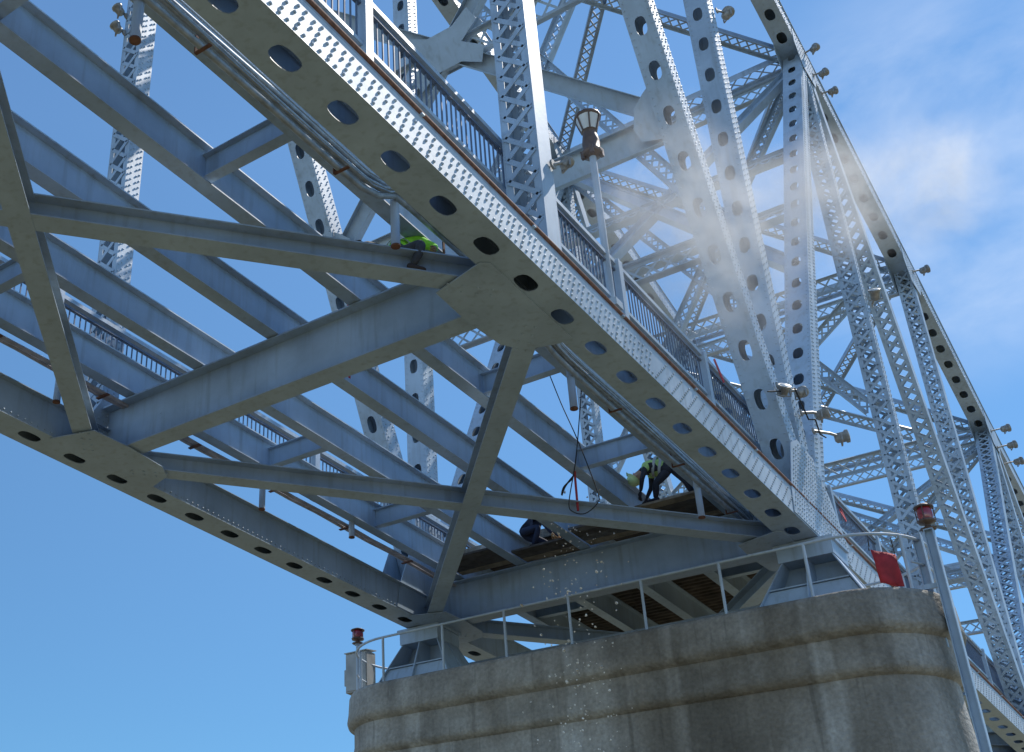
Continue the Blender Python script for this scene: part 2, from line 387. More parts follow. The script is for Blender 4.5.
# struts and bracing between the trusses
def strut(A, B, n, dep, kind, name):
    A, B, n = V(A), V(B), V(n).normalized(); u = (B - A); L = u.length; u.normalize(); n = (n - n.dot(u) * u).normalized(); p = n.cross(u)
    m = MB()
    if kind == 'solid':
        m.box((A + B) / 2, u * L / 2, p * (dep / 2 - .014), n * .007)
        for sg in (-1, 1): m.box((A + B) / 2 + p * sg * (dep / 2 - .007), u * L / 2, p * .007, n * .13)
    else:
        for sg in (-1, 1):
            m.box((A + B) / 2 + p * sg * (dep / 2 - .05), u * L / 2, p * .05, n * .006)
            m.box((A + B) / 2 + p * sg * (dep / 2 - .006), u * L / 2, p * .006, n * .11)
        m.lace(A + n * .0075, u, p, n, L, dep - .12, dep * .75, .05, .009)
    return m.build(name, STEEL2, BR)
def portal(k, b, zs, xz, plates=True, arm='solid'):
    """bracing in the sloping plane of the end diagonals from pier point k to top point b"""
    P = lambda x, z: V((x, PY[k] + (PY[b] - PY[k]) * (z - .3) / (UZ[b] - .4), z))
    n = (P(0, 2) - P(0, 1)).normalized().cross(X_)
    for z, kind, dep in zs: strut(P(-.27, z), P(-W + .27, z), n, dep, kind, 'sway_strut')
    lo, hi = xz
    for s in (0, 1):
        a, c = (0, -W) if s == 0 else (-W, 0)
        A, B = P(a, lo), P(c, hi); d = (B - A).normalized(); off = n * (.03 * s)
        strut(A + d * .35 + off, B - d * .35 + off, n, .36, arm, 'sway_brace')
    if not plates: return
    C0 = P(-W / 2, (lo + hi) / 2); up = (P(0, 2) - P(0, 1)).normalized()
    g = MB()
    for sg in (-1, 1):
        pts = [C0 + X_ * a + up * b_ + n * sg * .15 for a, b_ in ((-.72, .62), (-.30, .40), (.30, .40), (.72, .62), (.86, .30), (.42, 0), (.86, -.30), (.72, -.62), (.30, -.40), (-.30, -.40), (-.72, -.62), (-.86, -.30), (-.42, 0), (-.86, .30))]
        g.prism(pts, n * .014)
    g.build('sway_gusset', STEEL2, BR)
    for x, s in ((0, -1), (-W, 1)):
        for z, t in ((lo, 1), (hi, -1)):
            g = MB(); c = P(x + s * .26, z)
            for sg in (-1, 1): g.prism([c + X_ * s * a + up * (b_ * t) + n * sg * .16 for a, b_ in ((0, -.34), (.38, -.24), (.46, .05), (.34, .42), (.12, .62), (0, .70))], n * .014)
            g.build('sway_gusset', STEEL2, BR)
portal(1, 0, ((7.4, 'solid', .55), (10.4, 'lace', .5), (13.6, 'lace', .5)), (7.5, 13.5))
portal(1, 2, ((10.8, 'lace', .55), (13.6, 'lace', .5)), (8.2, 18.6), False)
portal(3, 2, ((8.2, 'lace', .5), (13.0, 'lace', .5)), (8.4, 12.8), False, 'lace')
portal(3, 4, ((7.2, 'lace', .5),), (7.3, 13.6), False, 'lace')
for k in range(1, 6):
    z = UZ[k]
    strut((-.27, PY[k], z - .05), (-W + .27, PY[k], z - .05), Z_, .6, 'lace', 'top_strut')
    strut((-.27, PY[k], z - .75), (-W + .27, PY[k], z - .75), Y_, .5, 'lace', 'sway_strut')
for k in (0, 1, 2, 3, 4):
    for s in (0, 1):
        a, c = (0, -W) if s == 0 else (-W, 0)
        A, B = V((a, PY[k], UZ[k] - .12 * s)), V((c, PY[k + 1], UZ[k + 1] - .12 * s)); d = (B - A).normalized()
        nn = (V((-W, PY[k], UZ[k])) - V((0, PY[k], UZ[k]))).cross(V((0, PY[k + 1] - PY[k], UZ[k + 1] - UZ[k]))).normalized()
        strut(A + d * .4, B - d * .4, nn, .42, 'lace', 'top_lateral')
for k in (1, 2, 4):                                                  # sway frames at the posts
    z0, z1 = 6.8, UZ[k] - .6
    if k != 2: strut((-.27, PY[k], z0), (-W + .27, PY[k], z0), Y_, .5, 'lace', 'sway_strut')
    for s in (0, 1):
        a, c = (-.27, -W + .27) if s == 0 else (-W + .27, -.27)
        strut((a, PY[k] + .03 * s, z0 + .25), (c, PY[k] + .03 * s, z1 - .25), Y_, .36, 'lace', 'sway_brace')
# deck still in place beyond the pier
m = MB(); x0, x1 = -7.53, -.62; yy = 9.72; prof = []  # left edge pushed out to block sun from the far gusset
while yy < 60: prof += [(yy, 1.475), (yy + .07, 1.475), (yy + .10, 1.525), (yy + .17, 1.525)]; yy += .2
vs = [(x0, a, z) for a, z in prof] + [(x1, a, z) for a, z in prof]; n = len(prof)
m.add(vs, [(i, i + 1, n + i + 1, n + i) for i in range(n - 1)])
m.build('deck_form', RUSTDECK, BR, label='rusty corrugated deck form seen from below')
m = MB(); m.abox(x0 - .02, x1 + .02, 9.7, 60, 1.53, 1.72); m.build('deck_slab', CONC, BR)

# ------------------------------------------------------------------ railings
def railing(x, zb, zt, y0, y1, label, first):
    R = thing('bridge_railing', label, 'railing', (x, y0, zb), 'railings along the bridge deck')
    t = MB(); t.box((x, (y0 + y1) / 2, zt), (.05, 0, 0), (0, (y1 - y0) / 2, 0), (0, 0, .035)); t.build('top_rail', STEEL2, R)
    t = MB(); t.box((x, (y0 + y1) / 2, zb + .09), (.04, 0, 0), (0, (y1 - y0) / 2, 0), (0, 0, .03)); t.build('bottom_rail', STEEL2, R)
    t = MB(); t.box((x, (y0 + y1) / 2, zt - .12), (.03, 0, 0), (0, (y1 - y0) / 2, 0), (0, 0, .02)); t.build('middle_rail', STEEL_D, R)
    y = first
    while y < y1:
        if y > y0:
            p = MB(); p.abox(x - .05, x + .09, y - .07, y + .07, zb - .35, zt + .06); p.build('post', STEEL2, R)
        b = MB(); q = y + .16
        while q < y + 3.2:
            if y0 < q < y1: b.box((x, q, (zb + zt) / 2 - .02), (.009, 0, 0), (0, .009, 0), (0, 0, (zt - zb) / 2 - .10))
            q += .115
        if b.v: b.build('baluster_panel', STEEL_D, R)
        y += 3.28
railing(-.36, 1.72, 2.58, -9.0, 48, 'blue grey steel railing above the near chord, running past the lantern post', -6.6)
railing(-7.38, 1.55, 2.28, -9.0, 48, 'blue grey steel railing on the far side, seen between the bare stringers', -8.2)

# ------------------------------------------------------------------ pier
PC = V((-3.83, 9.55)); 
def stadium(hl, hw, n=28):
    """rounded pier outline"""
    pts = []
    s = hl - hw
    for i in range(n + 1): a = -math.pi / 2 + math.pi * i / n; pts.append((PC.x + s + hw * math.cos(a), PC.y + hw * math.sin(a)))
    for i in range(n + 1): a = math.pi / 2 + math.pi * i / n; pts.append((PC.x - s + hw * math.cos(a), PC.y + hw * math.sin(a)))
    return pts
PT = -1.32
pier = thing('concrete_pier', 'weathered grey concrete bridge pier with rounded ends and two moulded bands', 'pier', (PC.x, PC.y, -13))
prof = [(-.10, PT), (-.03, PT - .03), (.0, PT - .10), (.02, PT - .42), (.045, PT - .58), (.02, PT - .66), (-.05, PT - .71), (-.10, PT - .74)]
prof2 = [(-.10, PT - .741), (-.10, PT - 1.08), (-.075, PT - 1.22), (-.10, PT - 1.29), (-.17, PT - 1.34), (-.21, PT - 1.36)]
prof3 = [(-.21, PT - 1.361), (-.20, PT - 1.7), (.0, -6.5), (.30, -13.2)]
HL, HW = 5.78, 1.42
for nm, pf, capt in (('pier_cap', prof, True), ('pier_band', prof2, False), ('pier_shaft', prof3, False)):
    m = MB(); vs = []; 
    for o, z in pf: vs += [(px, py, z) for px, py in stadium(HL + o, HW + o)]
    k = len(stadium(1.5, 1)); 
    m.add(vs, [(i * k + (j + 1) % k, i * k + j, (i + 1) * k + j, (i + 1) * k + (j + 1) % k) for i in range(len(pf) - 1) for j in range(k)], 0, True)
    if capt: m.add(vs[:k], [list(range(k))])
    ob = m.build(nm, CONC, pier)
# pier railing
R = thing('pier_railing', 'pale steel guard rail around the top of the concrete pier', 'railing', (PC.x, PC.y, PT))
ring = stadium(HL - .16, HW - .16, 24); ring.append(ring[0])
ZR = PT + .93
m = MB(); m.tube([(a, b, ZR) for a, b in ring], .026, 8, 0, False); m.build('top_rail', STEEL_L, R)
far = [q for q in ring if q[1] > PC.y - .7 and q[0] > -3.9]; near = [q for q in ring if q[1] > PC.y - .7 and q[0] <= -3.9][:-1]
near = [q for q in ring[:-1] if q[1] > PC.y - .7]
m = MB(); m.tube([(a, b, PT + .5) for a, b in near], .02, 8); m.build('middle_rail', STEEL_L, R)
yf, yb = PC.y - HW + .16, PC.y + HW - .16
spots = [(-6.77, yf), (-5.39, yf), (-4.05, yf), (-2.63, yf), (-1.22, yf), (.20, yf), (1.56, PC.y - .73), (1.77, PC.y + .25), (1.1, PC.y + 1.12), (-.4, yb), (-1.9, yb), (-3.4, yb), (-4.9, yb), (-6.4, yb), (-7.9, yb), (-8.95, PC.y + .9), (-8.18, yf), (-9.1, PC.y - .75)]
for px, py in spots:
    m = MB(); m.tube([(px, py, PT - .005), (px, py, ZR)], .027, 8); m.build('post', STEEL_L, R)
# bearings
def bearing(x, label):
    y = PY[1]; B = thing('bridge_bearing', label, 'bearing', (x, y, PT), 'steel shoes between pier and truss')
    m = MB(); m.abox(x - .46, x + .46, y - .42, y + .42, -.33, -.07); m.abox(x - .50, x + .50, y - .46, y + .46, -.068, -.019); m.build('top_block', STEEL, B)
    m = MB(); m.abox(x - .95, x + .95, y - .8, y + .8, PT + .002, PT + .06); m.build('base_plate', STEEL, B)
    m = MB(); m.prism([(x - .92, y - .012, PT + .061), (x + .92, y - .012, PT + .061), (x + .46, y - .012, -.331), (x - .46, y - .012, -.331)], (0, .024, 0)); m.build('web_plate', STEEL, B)
    for a in (-1, -.02, 1):
        m = MB(); xb, xt = x + a * .88, x + a * .42
        for sg in (-1, 1):
            pts = [(xb, y + sg * .013, PT + .061), (xb, y + sg * .78, PT + .061), (xt, y + sg * .40, -.331), (xt, y + sg * .013, -.331)]
            m.prism(pts if sg > 0 else pts[::-1], (.024, 0, 0))
        m.build('rib', STEEL, B)
    m = MB()
    for sg in (-1, 1): m.abox(x - .66, x + .66, y + sg * .30 - .29, y + sg * .30 + .28, -.85, -.83)
    m.build('shelf', STEEL, B)
    for sg in (-1, 1):
        m = MB(); q = [(x - .87, y + sg * .70, PT + .061), (x + .87, y + sg * .70, PT + .061), (x + .66, y + sg * .55, -.86), (x - .66, y + sg * .55, -.86)]
        m.prism(q if sg < 0 else q[::-1], (0, -sg * .016, 0)); m.build('front_plate', STEEL, B)
bearing(0, 'ribbed steel bearing shoe on the pier near the red panel')
bearing(-W, 'ribbed steel bearing shoe on the pier beside the grey cabinet')

# ------------------------------------------------------------------ pipes, conduits
m = MB(); m.tube([(.255, -9.8 + i * 1.2,   .581 + .006 * math.sin(i * 1.7)) for i in range(60)], .045, 8)
p = m.build('rusty_pipe', RUST); tag(p, 'long rust brown pipe along the sunlit side of the near chord', 'pipe')
for i in range(24):
    b = MB(); y = -8 + i * 2.4; b.abox(.2, .31, y - .025, y + .025, .536, .556); b.build('pipe_clip', STEEL2, p)
C = thing('conduit_run', 'bundle of grey conduits strung beside the outer stringer above the kneeling worker', 'conduit', (-.85, 0, 1.0))
for q in range(6):
    m = MB(); pts = []
    for i in range(90):
        y = -9.6 + i * .35
        bump = 1 / (1 + math.exp(-(y + 2.15) * 9)) * (1 / (1 + math.exp((y - 1.5) * 4)))
        dip = -.03 * math.exp(-((y + .9) / .7) ** 2) * (q > 1) + .025 * math.sin(y * 1.1 + q * 1.9) * (q > 2) + .06 * math.sin(y * .5) * (q == 5)
        pts.append((-.93 + (.0, .035, .10, .04, .13, .17)[q] + .008 * math.sin(y + q), y, (.58, .68, .64, .78, .74, .56)[q] + dip + bump * (.36, .30, .36, .22, .30, .42)[q]))
    m.tube(pts, (.042, .034, .022, .038, .012, .012)[q], 7); m.build('conduit', PIPE if q != 4 else STEEL_L, C)
for i in range(12):
    y = -7.6 + i * 2.3; m = MB(); m.abox(-1.0, -.80, y - .02, y + .02, .535, .55); m.abox(-1.01, -.995, y - .02, y + .02, .535, .97); m.build('support_bracket', RUST, C)
C2 = thing('conduit_run', 'pinkish worn conduit pair slung beneath the far stringer above the left chord', 'conduit', (-7.2, 0, .9))
for q in range(2):
    m = MB(); m.tube([(-7.13 - .09 * q, -9.6 + i * .8, .86 + .012 * math.sin(i * 2.1 + q)) for i in range(25)], .035, 8); m.build('conduit', simple('worn conduit', (.42, .38, .38), .4, .2, .3, 5), C2)
for i in range(8):
    y = -7 + i * 2.1; m = MB(); m.abox(-7.28, -7.03, y - .03, y + .03, .80, .818); m.build('support_bracket', RUST, C2)

# ------------------------------------------------------------------ water far below
m = MB(); m.add([(-4000, -4000, -12.6), (4000, -4000, -12.6), (4000, 4000, -12.6), (-4000, 4000, -12.6)], [(0, 1, 2, 3)])
wm, nt, b, N, L = mat('river water')
b.inputs['Base Color'].default_value = (.150, .128, .062, 1); b.inputs['Roughness'].default_value = .28
geo = N('ShaderNodeNewGeometry'); no = N('ShaderNodeTexNoise'); no.inputs['Scale'].default_value = .8; no.inputs['Detail'].default_value = 4; L(geo.outputs['Position'], no.inputs['Vector'])
bp = N('ShaderNodeBump'); bp.inputs['Strength'].default_value = .4; bp.inputs['Distance'].default_value = .3; L(no.outputs['Fac'], bp.inputs['Height']); L(bp.outputs['Normal'], b.inputs['Normal'])
wo = m.build('water', wm); wo['kind'] = 'structure'

# ------------------------------------------------------------------ lantern post
lp = thing('lamp_post', 'old bronze lantern on a pale blue post rising behind the near railing', 'lamp post', (-.34, 2.9, 1.6))
m = MB(); m.tube([(-.34, 2.9, 1.6), (-.34, 2.9, 4.48)], .055, 10); m.box((-.34, 2.9, 1.66), (.11, 0, 0), (0, .11, 0), (0, 0, .06)); m.build('pole', STEEL_L, lp)
c0 = (-.34, 2.9, 4.5)
m = MB(); m.lathe(c0, [(.06, -.04), (.15, .0), (.17, .05), (.13, .10), (.14, .24), (.12, .38), (.10, .45), (.13, .48)], 12)
for k in range(4):
    a = k * math.pi / 2 + .4; m.box((c0[0] + .14 * math.cos(a), c0[1] + .14 * math.sin(a), c0[2] + .02), (.03, 0, 0), (0, .03, 0), (0, 0, .07))
m.build('lamp_base', BROWN, lp)
m = MB(); m.lathe(c0, [(.115, .481), (.15, .60), (.19, .74)], 12); m.build('lamp_glass', GLASS, lp)
m = MB()
for k in range(6):
    a = k * math.pi / 3; m.tube([(c0[0] + r * math.cos(a), c0[1] + r * math.sin(a), c0[2] + z) for r, z in ((.12, .48), (.158, .60), (.198, .745))], .014, 5)
m.lathe(c0, [(.198, .741), (.215, .76), (.205, .80), (.16, .84), (.07, .89), (.025, .905), (.025, .94), (.005, .955)], 12); m.build('lamp_cap', BROWN, lp)

# ------------------------------------------------------------------ floodlights
def floodlight(p, out, aim, label, r=.12):
    """p: fixing point on the steel, out: end of the arm, aim: where the can points"""
    p, q, d = V(p), V(out), V(aim).normalized()
    t = thing('floodlight', label, 'floodlight', p, 'floodlights fixed to the truss')
    m = MB(); m.tube([p, p.lerp(q, .6) + V((0, 0, .03)), q], .028, 6); m.lathe(p - V((.01, 0, 0)), [(.07, 0), (.07, .03)], 8, (1, 0, 0)); m.build('arm', LAMPH, t)
    m = MB(); m.lathe(q - d * r * .9, [(r * .45, 0), (r * .75, r * .25), (r * .8, r * 1.4), (r, r * 1.5), (r, r * 1.9)], 12, d); m.build('housing', LAMPH, t)
    m = MB(); m.lathe(q - d * r * .9, [(r * .9, r * 1.901), (r * .6, r * 2.02), (.01, r * 2.05)], 12, d); m.build('lens', GLASS, t)
    m = MB(); e = d.cross(V((0, 0, 1))).normalized(); m.bar(q - e * r * 1.08 - V((0, 0, r * .9)), q + e * r * 1.08 - V((0, 0, r * .9)), Z_, .03, .01)
    for sg in (-1, 1): m.bar(q + d.cross(V((0, 0, 1))).normalized() * sg * r * 1.05 - V((0, 0, r * .9)), q + d.cross(V((0, 0, 1))).normalized() * sg * r * 1.05 + V((0, 0, r * .3)), d.cross(V((0, 0, 1))), .03, .01)
    m.build('yoke', LAMPH, t)
floodlight((.30, 8.35, 2.62), (.42, 8.2, 2.40), (.5, -.5, .6), 'leftmost floodlight of the row above the pier, at a sloping member', .11)
floodlight((.30, 9.1, 2.86), (.44, 9.25, 2.84), (.3, .8, .5), 'second floodlight of the row above the pier, on the upright post', .11)
floodlight((.30, 9.6, 2.62), (.55, 9.95, 2.66), (.9, .3, .3), 'floodlight on a short arm, third of the row above the pier', .12)
floodlight((.30, 10.2, 2.50), (.62, 10.8, 2.52), (.95, .3, .1), 'floodlight on the longest arm, end of the row above the pier', .13)
floodlight((.30, 9.75, 13.1), (.42, 10.1, 13.2), (.3, .4, .9), 'floodlight high on the upright post with hand holes', .14)
floodlight((.30, 19.2, 19.35), (.55, 19.3, 19.45), (.5, .4, .7), 'floodlight highest of the three at the bend of the top chord', .13)
floodlight((.30, 19.6, 18.75), (.55, 19.7, 18.75), (.7, .4, .5), 'floodlight middle one of the three at the bend of the top chord', .13)
floodlight((.30, 20.2, 18.45), (.58, 20.3, 18.45), (.8, .4, .3), 'floodlight lowest of the three at the bend of the top chord', .13)
floodlight((.30, 28.6, 16.55), (.62, 28.8, 16.6), (.9, .4, .3), 'lone floodlight sticking out from the top chord against the sky', .15)
floodlight((.29, 19.5, 10.3), (.45, 19.3, 10.45), (.2, -.6, .7), 'brownish floodlight halfway up a laced post', .16)
for i, (y, z, w_) in enumerate(((37.2, 14.0, 'topmost'), (37.7, 13.5, 'middle'), (38.2, 13.0, 'bottom'))):
    floodlight((.30, y, z), (.75, y + .2, z + .05), (.9, .4, .2), 'floodlight %s of the far cluster at the last bend of the top chord' % w_, .16)
floodlight((.28, -.05, 2.0), (.36, .18, 2.12), (.3, .5, .8), 'rusty floodlight at the foot of the laced post beside the lantern', .085)
floodlight((-8.06, -.36, 9.85), (-8.1, -.52, 9.9), (-.3, -.5, .8), 'small floodlight on the far laced post, upper of two', .11)
floodlight((-8.06, -.36, 9.4), (-8.1, -.52, 9.42), (-.3, -.5, .8), 'small floodlight on the far laced post, lower of two', .11)
m = MB(); m.tube([(.32, 7.6, 2.15), (.36, 7.95, 2.3), (.4, 8.2, 2.4), (.42, 9.0, 2.83), (.40, 9.6, 2.45), (.42, 10.0, 2.62), (.38, 10.3, 2.45), (.40, 10.6, 2.50)], .014, 6)
tag(m.build('lamp_cable', BLACK), 'dark cable looping between the lamps above the pier', 'cable')

# ------------------------------------------------------------------ things on the pier
sg_ = thing('red_flag', 'plain red cloth panel tied to the guard rail at the right end of the pier', 'flag', (1.28, 8.75, -1.2))
m = MB(); nx = 7; g = []
P0, P1 = V((1.13, 8.63, 0)), V((1.44, 8.79, 0))
for j in range(6):
    for i in range(nx):
        p = P0.lerp(P1, i / (nx - 1)); g.append((p.x + .04 * j / 5, p.y - .03 + (.018 + .006 * j) * math.sin(i * 1.3 + j * .7) + .02 * math.sin(j * 1.6 + i * .4), -.61 - .115 * j - .10 * i / (nx - 1)))
m.add(g, [(j * nx + i, j * nx + i + 1, (j + 1) * nx + i + 1, (j + 1) * nx + i) for j in range(5) for i in range(nx - 1)], 0, True)
pn = m.build('cloth', REDP, sg_); sol = pn.modifiers.new('thick', 'SOLIDIFY'); sol.thickness = .012
m = MB()
for p, q in (((1.11, 8.6, -.62), (1.12, 8.66, -.40)), ((1.44, 8.76, -.71), (1.42, 8.82, -.40))): m.tube([p, q], .008, 5)
m.build('tie', BLACK, sg_)
ms = thing('light_mast', 'blue grey channel mast with a red lantern, standing against the right end of the pier', 'mast', (1.93, 9.0, -12.6))
m = MB()
m.abox(1.91, 2.03, 8.975, 8.99, -12.6, -.36); m.abox(1.90, 1.915, 8.90, 9.05, -12.6, -.36); m.abox(2.025, 2.04, 8.90, 9.05, -12.6, -.36); m.build('channel', STEEL, ms)
m = MB(); m.abox(1.66, 1.80, 9.2, 9.24, -2.2, -.28); m.abox(1.66, 1.68, 9.14, 9.30, -2.2, -.28); m.abox(1.78, 1.80, 9.14, 9.30, -2.2, -.28); m.build('rear_channel', STEEL, ms)
for z in (-1.25, -6): m = MB(); m.abox(1.6, 1.90, 8.995, 9.04, z - .04, z + .04); m.build('bracket', STEEL, ms)
def nav_lamp(c, label, h=1.0):
    t = thing('navigation_light', label, 'signal lamp', c, 'red navigation lights on the pier'); c = V(c)
    m = MB(); m.lathe(c, [(.10, 0), (.13, .02), (.05, .05), (.05, .10 * h), (.13, .13 * h), (.14, .17 * h), (.10, .19 * h)], 12); m.build('lamp_base', BROWN, t)
    m = MB(); m.lathe(c, [(.10, .191 * h), (.115, .25 * h), (.115, .36 * h), (.10, .40 * h)], 12); m.build('lens', LENS, t)
    m = MB(); m.lathe(c, [(.15, .401 * h), (.155, .42 * h), (.09, .46 * h), (.03, .49 * h), (.008, .5 * h)], 12)
    for k in range(4): a = k * math.pi / 2; m.tube([c + V((.135 * math.cos(a), .135 * math.sin(a), .15 * h)), c + V((.135 * math.cos(a), .135 * math.sin(a), .41 * h))], .009, 5)
    m.build('lamp_cap', BROWN, t)
m = MB(); m.abox(1.90, 2.04, 8.9, 9.05, -.359, -.34); m.build('cap_plate', STEEL, ms)
nav_lamp((1.97, 9.0, -.338), 'red navigation lamp in a bronze cage on top of the channel mast', .95)
ps = thing('lamp_standard', 'thin pale standard at the left end of the pier below a red lamp', 'post', (-9.49, 9.25, PT))
m = MB(); m.tube([(-9.49, 9.25, PT - .004), (-9.49, 9.25, -.06)], .04, 10); m.build('pole', STEEL_L, ps)
m = MB(); m.lathe((-9.49, 9.25, -.06), [(.07, 0), (.07, .02)], 10); m.build('cap_plate', STEEL_L, ps)
nav_lamp((-9.49, 9.25, -.038), 'red navigation lamp on the standard beside the grey cabinet', .75)
cb = thing('control_cabinet', 'grey metal control cabinet hung on the left end of the pier railing', 'cabinet', (-9.7, 9.62, -1.0))
m = MB(); m.abox(-9.98, -9.42, 9.48, 9.80, -.98, -.12); m.build('body', GALV, cb)
m = MB(); m.abox(-9.96, -9.44, 9.462, 9.478, -.95, -.15); m.build('door', GALV, cb)
m = MB(); m.abox(-10.05, -9.985, 9.52, 9.76, -.80, -.45); m.build('side_box', GALV, cb)
m = MB(); m.prism([(-10.0, 9.44, -.118), (-9.40, 9.44, -.118), (-9.40, 9.82, -.06), (-10.0, 9.82, -.06)], (0, 0, .02)); m.build('roof', GALV, cb)
m = MB(); m.tube([(-9.95, 9.66, -.99), (-9.95, 9.66, -1.3), (-9.80, 9.62, -2.0), (-9.78, 9.62, -4)], .018, 6); m.build('cable', BLACK, cb)
m = MB(); m.abox(-9.75, -9.5, 9.55, 9.6, PT + .0, -.982); m.build('bracket', STEEL, cb)

# ------------------------------------------------------------------ ropes
def spline(pts, n=8):
    out = []; P = [V(p) for p in pts]; P = [2 * P[0] - P[1]] + P + [2 * P[-1] - P[-2]]
    for i in range(1, len(P) - 2):
        for k in range(n):
            t = k / n; a, b, c, d = P[i - 1:i + 3]
            out.append(.5 * (2 * b + (c - a) * t + (2 * a - 5 * b + 4 * c - d) * t * t + (3 * b - a - 3 * c + d) * t ** 3))
    return out + [P[-2]]
m = MB(); m.tube(spline([(-2.48, 5.0, 2.45), (-2.27, 5.0, 1.62), (-2.05, 5.0, .86), (-1.82, 5.0, -.10), (-1.84, 5.02, -.30), (-2.07, 5.03, -.42), (-2.28, 5.04, -.33), (-2.33, 5.05, -.14), (-2.15, 5.07, .56), (-2.0, 5.06, 1.3), (-1.86, 5.05, 2.05), (-1.8, 5.05, 2.5)]), .009, 6)
tag(m.build('hanging_rope', BLACK), 'black rope hanging in a long loop in front of the cross brace', 'rope')
m = MB(); m.tube(spline([(-2.20, 5.06, .30), (-2.34, 5.0, .12), (-2.42, 5.0, -.02), (-2.36, 4.98, .1), (-2.22, 5.02, .22)]), .014, 6)
tag(m.build('rope_knot', BLACK), 'knotted rope tail beside the hanging loop', 'rope')
m = MB(); m.tube([(-2.66, 6.16, 1.6), (-2.66, 6.1, .9), (-2.65, 6.05, .15)], .022, 6)
tag(m.build('lifting_strap', REDM), 'dark red strap hanging straight down behind the cross brace', 'strap')
m = MB(); m.bar((-3.93, 1.29, 2.75), (-3.93, 1.31, .95), X_, .05, .01)
tag(m.build('lifting_strap', REDM), 'dark red strap upright beside the first floor beam', 'strap')
m = MB(); m.bar((-.42, 13.8, 2.56), (-.30, 13.82, 2.15), X_, .10, .012); m.bar((-.36, 13.8, 2.56), (-.34, 14.05, 2.2), X_, .08, .012)
tag(m.build('warning_ribbon', simple('pink red ribbon', (.55, .06, .06), .7)), 'red ribbon tied to the railing just past the sunlit gusset', 'ribbon')
m = MB(); m.bar((-.20, 6.7, 2.55), (-.18, 6.95, 2.2), X_, .09, .012)
tag(m.build('warning_ribbon', REDM), 'dark red rag on the railing in front of the perforated member', 'ribbon')

# ------------------------------------------------------------------ scaffold boards laid between the stringers
woods = [simple('scaffold board %s' % q, c, .85, 0, .4, 7) for q, c in (('tan', (.25, .20, .135)), ('grey', (.14, .13, .12)), ('dark', (.085, .072, .06)))]
bays = [(-6.80, -5.61, 'outer bay by the far stringer'), (-5.37, -4.19, 'bay where the person in navy crouches'), (-3.95, -2.76, 'middle bay behind the falling grit'), (-2.52, -1.31, 'bay where the person in black bends over')]
for bi, (xa, xb, wh) in enumerate(bays):
    y = (8.3, 8.7, 8.35, 8.15)[bi]; n = 0
    while y < 9.2:
        wd = random.choice((.2, .225, .24)); z = .9265 + .0004 * n
        m = MB(); k = random.uniform(-.012, .012)
        m.prism([(xa + .012, y + k, z), (xb - .012, y - k, z), (xb - .012, y + wd - k, z), (xa + .012, y + wd + k, z)], (0, 0, .042))
        last = y + wd + .012 >= 9.2
        col = 0 if last or (n == 0 and bi == 3) else random.choice((1, 2, 2))
        lab = '%s plank of the %s' % ('tan edge' if col == 0 else ('grey' if col == 1 else 'dark'), wh)
        tag(m.build('scaffold_board', woods[col]), lab, 'plank', 'scaffold boards laid between the stringers, ' + wh)
        y += wd + .012; n += 1

# ------------------------------------------------------------------ people
def skin_obj(name, chains, mtl, parent=None, sub=2):
    """chains: list of [(point, radius), ...]; points that coincide are joined"""
    vs, es, rs, idx = [], [], [], {}
    for ch in chains:
        prev = None
        for p, r in ch:
            key = tuple(round(c, 4) for c in p)
            if key not in idx: idx[key] = len(vs); vs.append(tuple(p)); rs.append(r)
            i = idx[key]
            if prev is not None and prev != i: es.append((prev, i))
            prev = i
    me = bpy.data.meshes.new(name); me.from_pydata(vs, es, []); me.materials.append(mtl)
    o = bpy.data.objects.new(name, me); COL.objects.link(o)
    md = o.modifiers.new('skin', 'SKIN'); md.use_smooth_shade = True
    if not me.skin_vertices: me.attributes
    lay = me.skin_vertices[0].data if me.skin_vertices else None
    if lay is None:
        raise RuntimeError('no skin layer')
    for i, r in enumerate(rs): 
        rr = r if isinstance(r, tuple) else (r, r)
        lay[i].radius = rr
    lay[0].use_root = True
    o.modifiers.new('sub', 'SUBSURF').levels = sub; o.modifiers['sub'].render_levels = sub
    if parent: o.parent = parent; o.matrix_parent_inverse = WM(parent).inverted()
    return o
def hand(parent, wrist, d, n, mtl):
    """palm, four curled fingers and a thumb; d along the hand, n out of the palm"""
    w, d, n = V(wrist), V(d).normalized(), V(n); n = (n - n.dot(d) * d).normalized(); s = d.cross(n)
    palm = w + d * .055
    ch = [[(w - d * .03, .028), (w, .027), (palm, (.036, .022))]]
    for k, (o, l) in enumerate(((-.03, .068), (-.010, .078), (.010, .074), (.03, .058))):
        a = w + d * .095 + s * o
        ch.append([(palm, (.036, .022)), (a, .0105), (a + d * l * .45 + n * l * .12, .0098), (a + d * l * .72 + n * l * .42, .009), (a + d * l * .78 + n * l * .75, .008)])
    t = w + d * .03 - s * .036
    ch.append([(w, .027), (t, .013), (t + d * .03 - s * .018 + n * .02, .0115), (t + d * .055 - s * .012 + n * .04, .010)])
    return skin_obj('hand', ch, mtl, parent, 1)
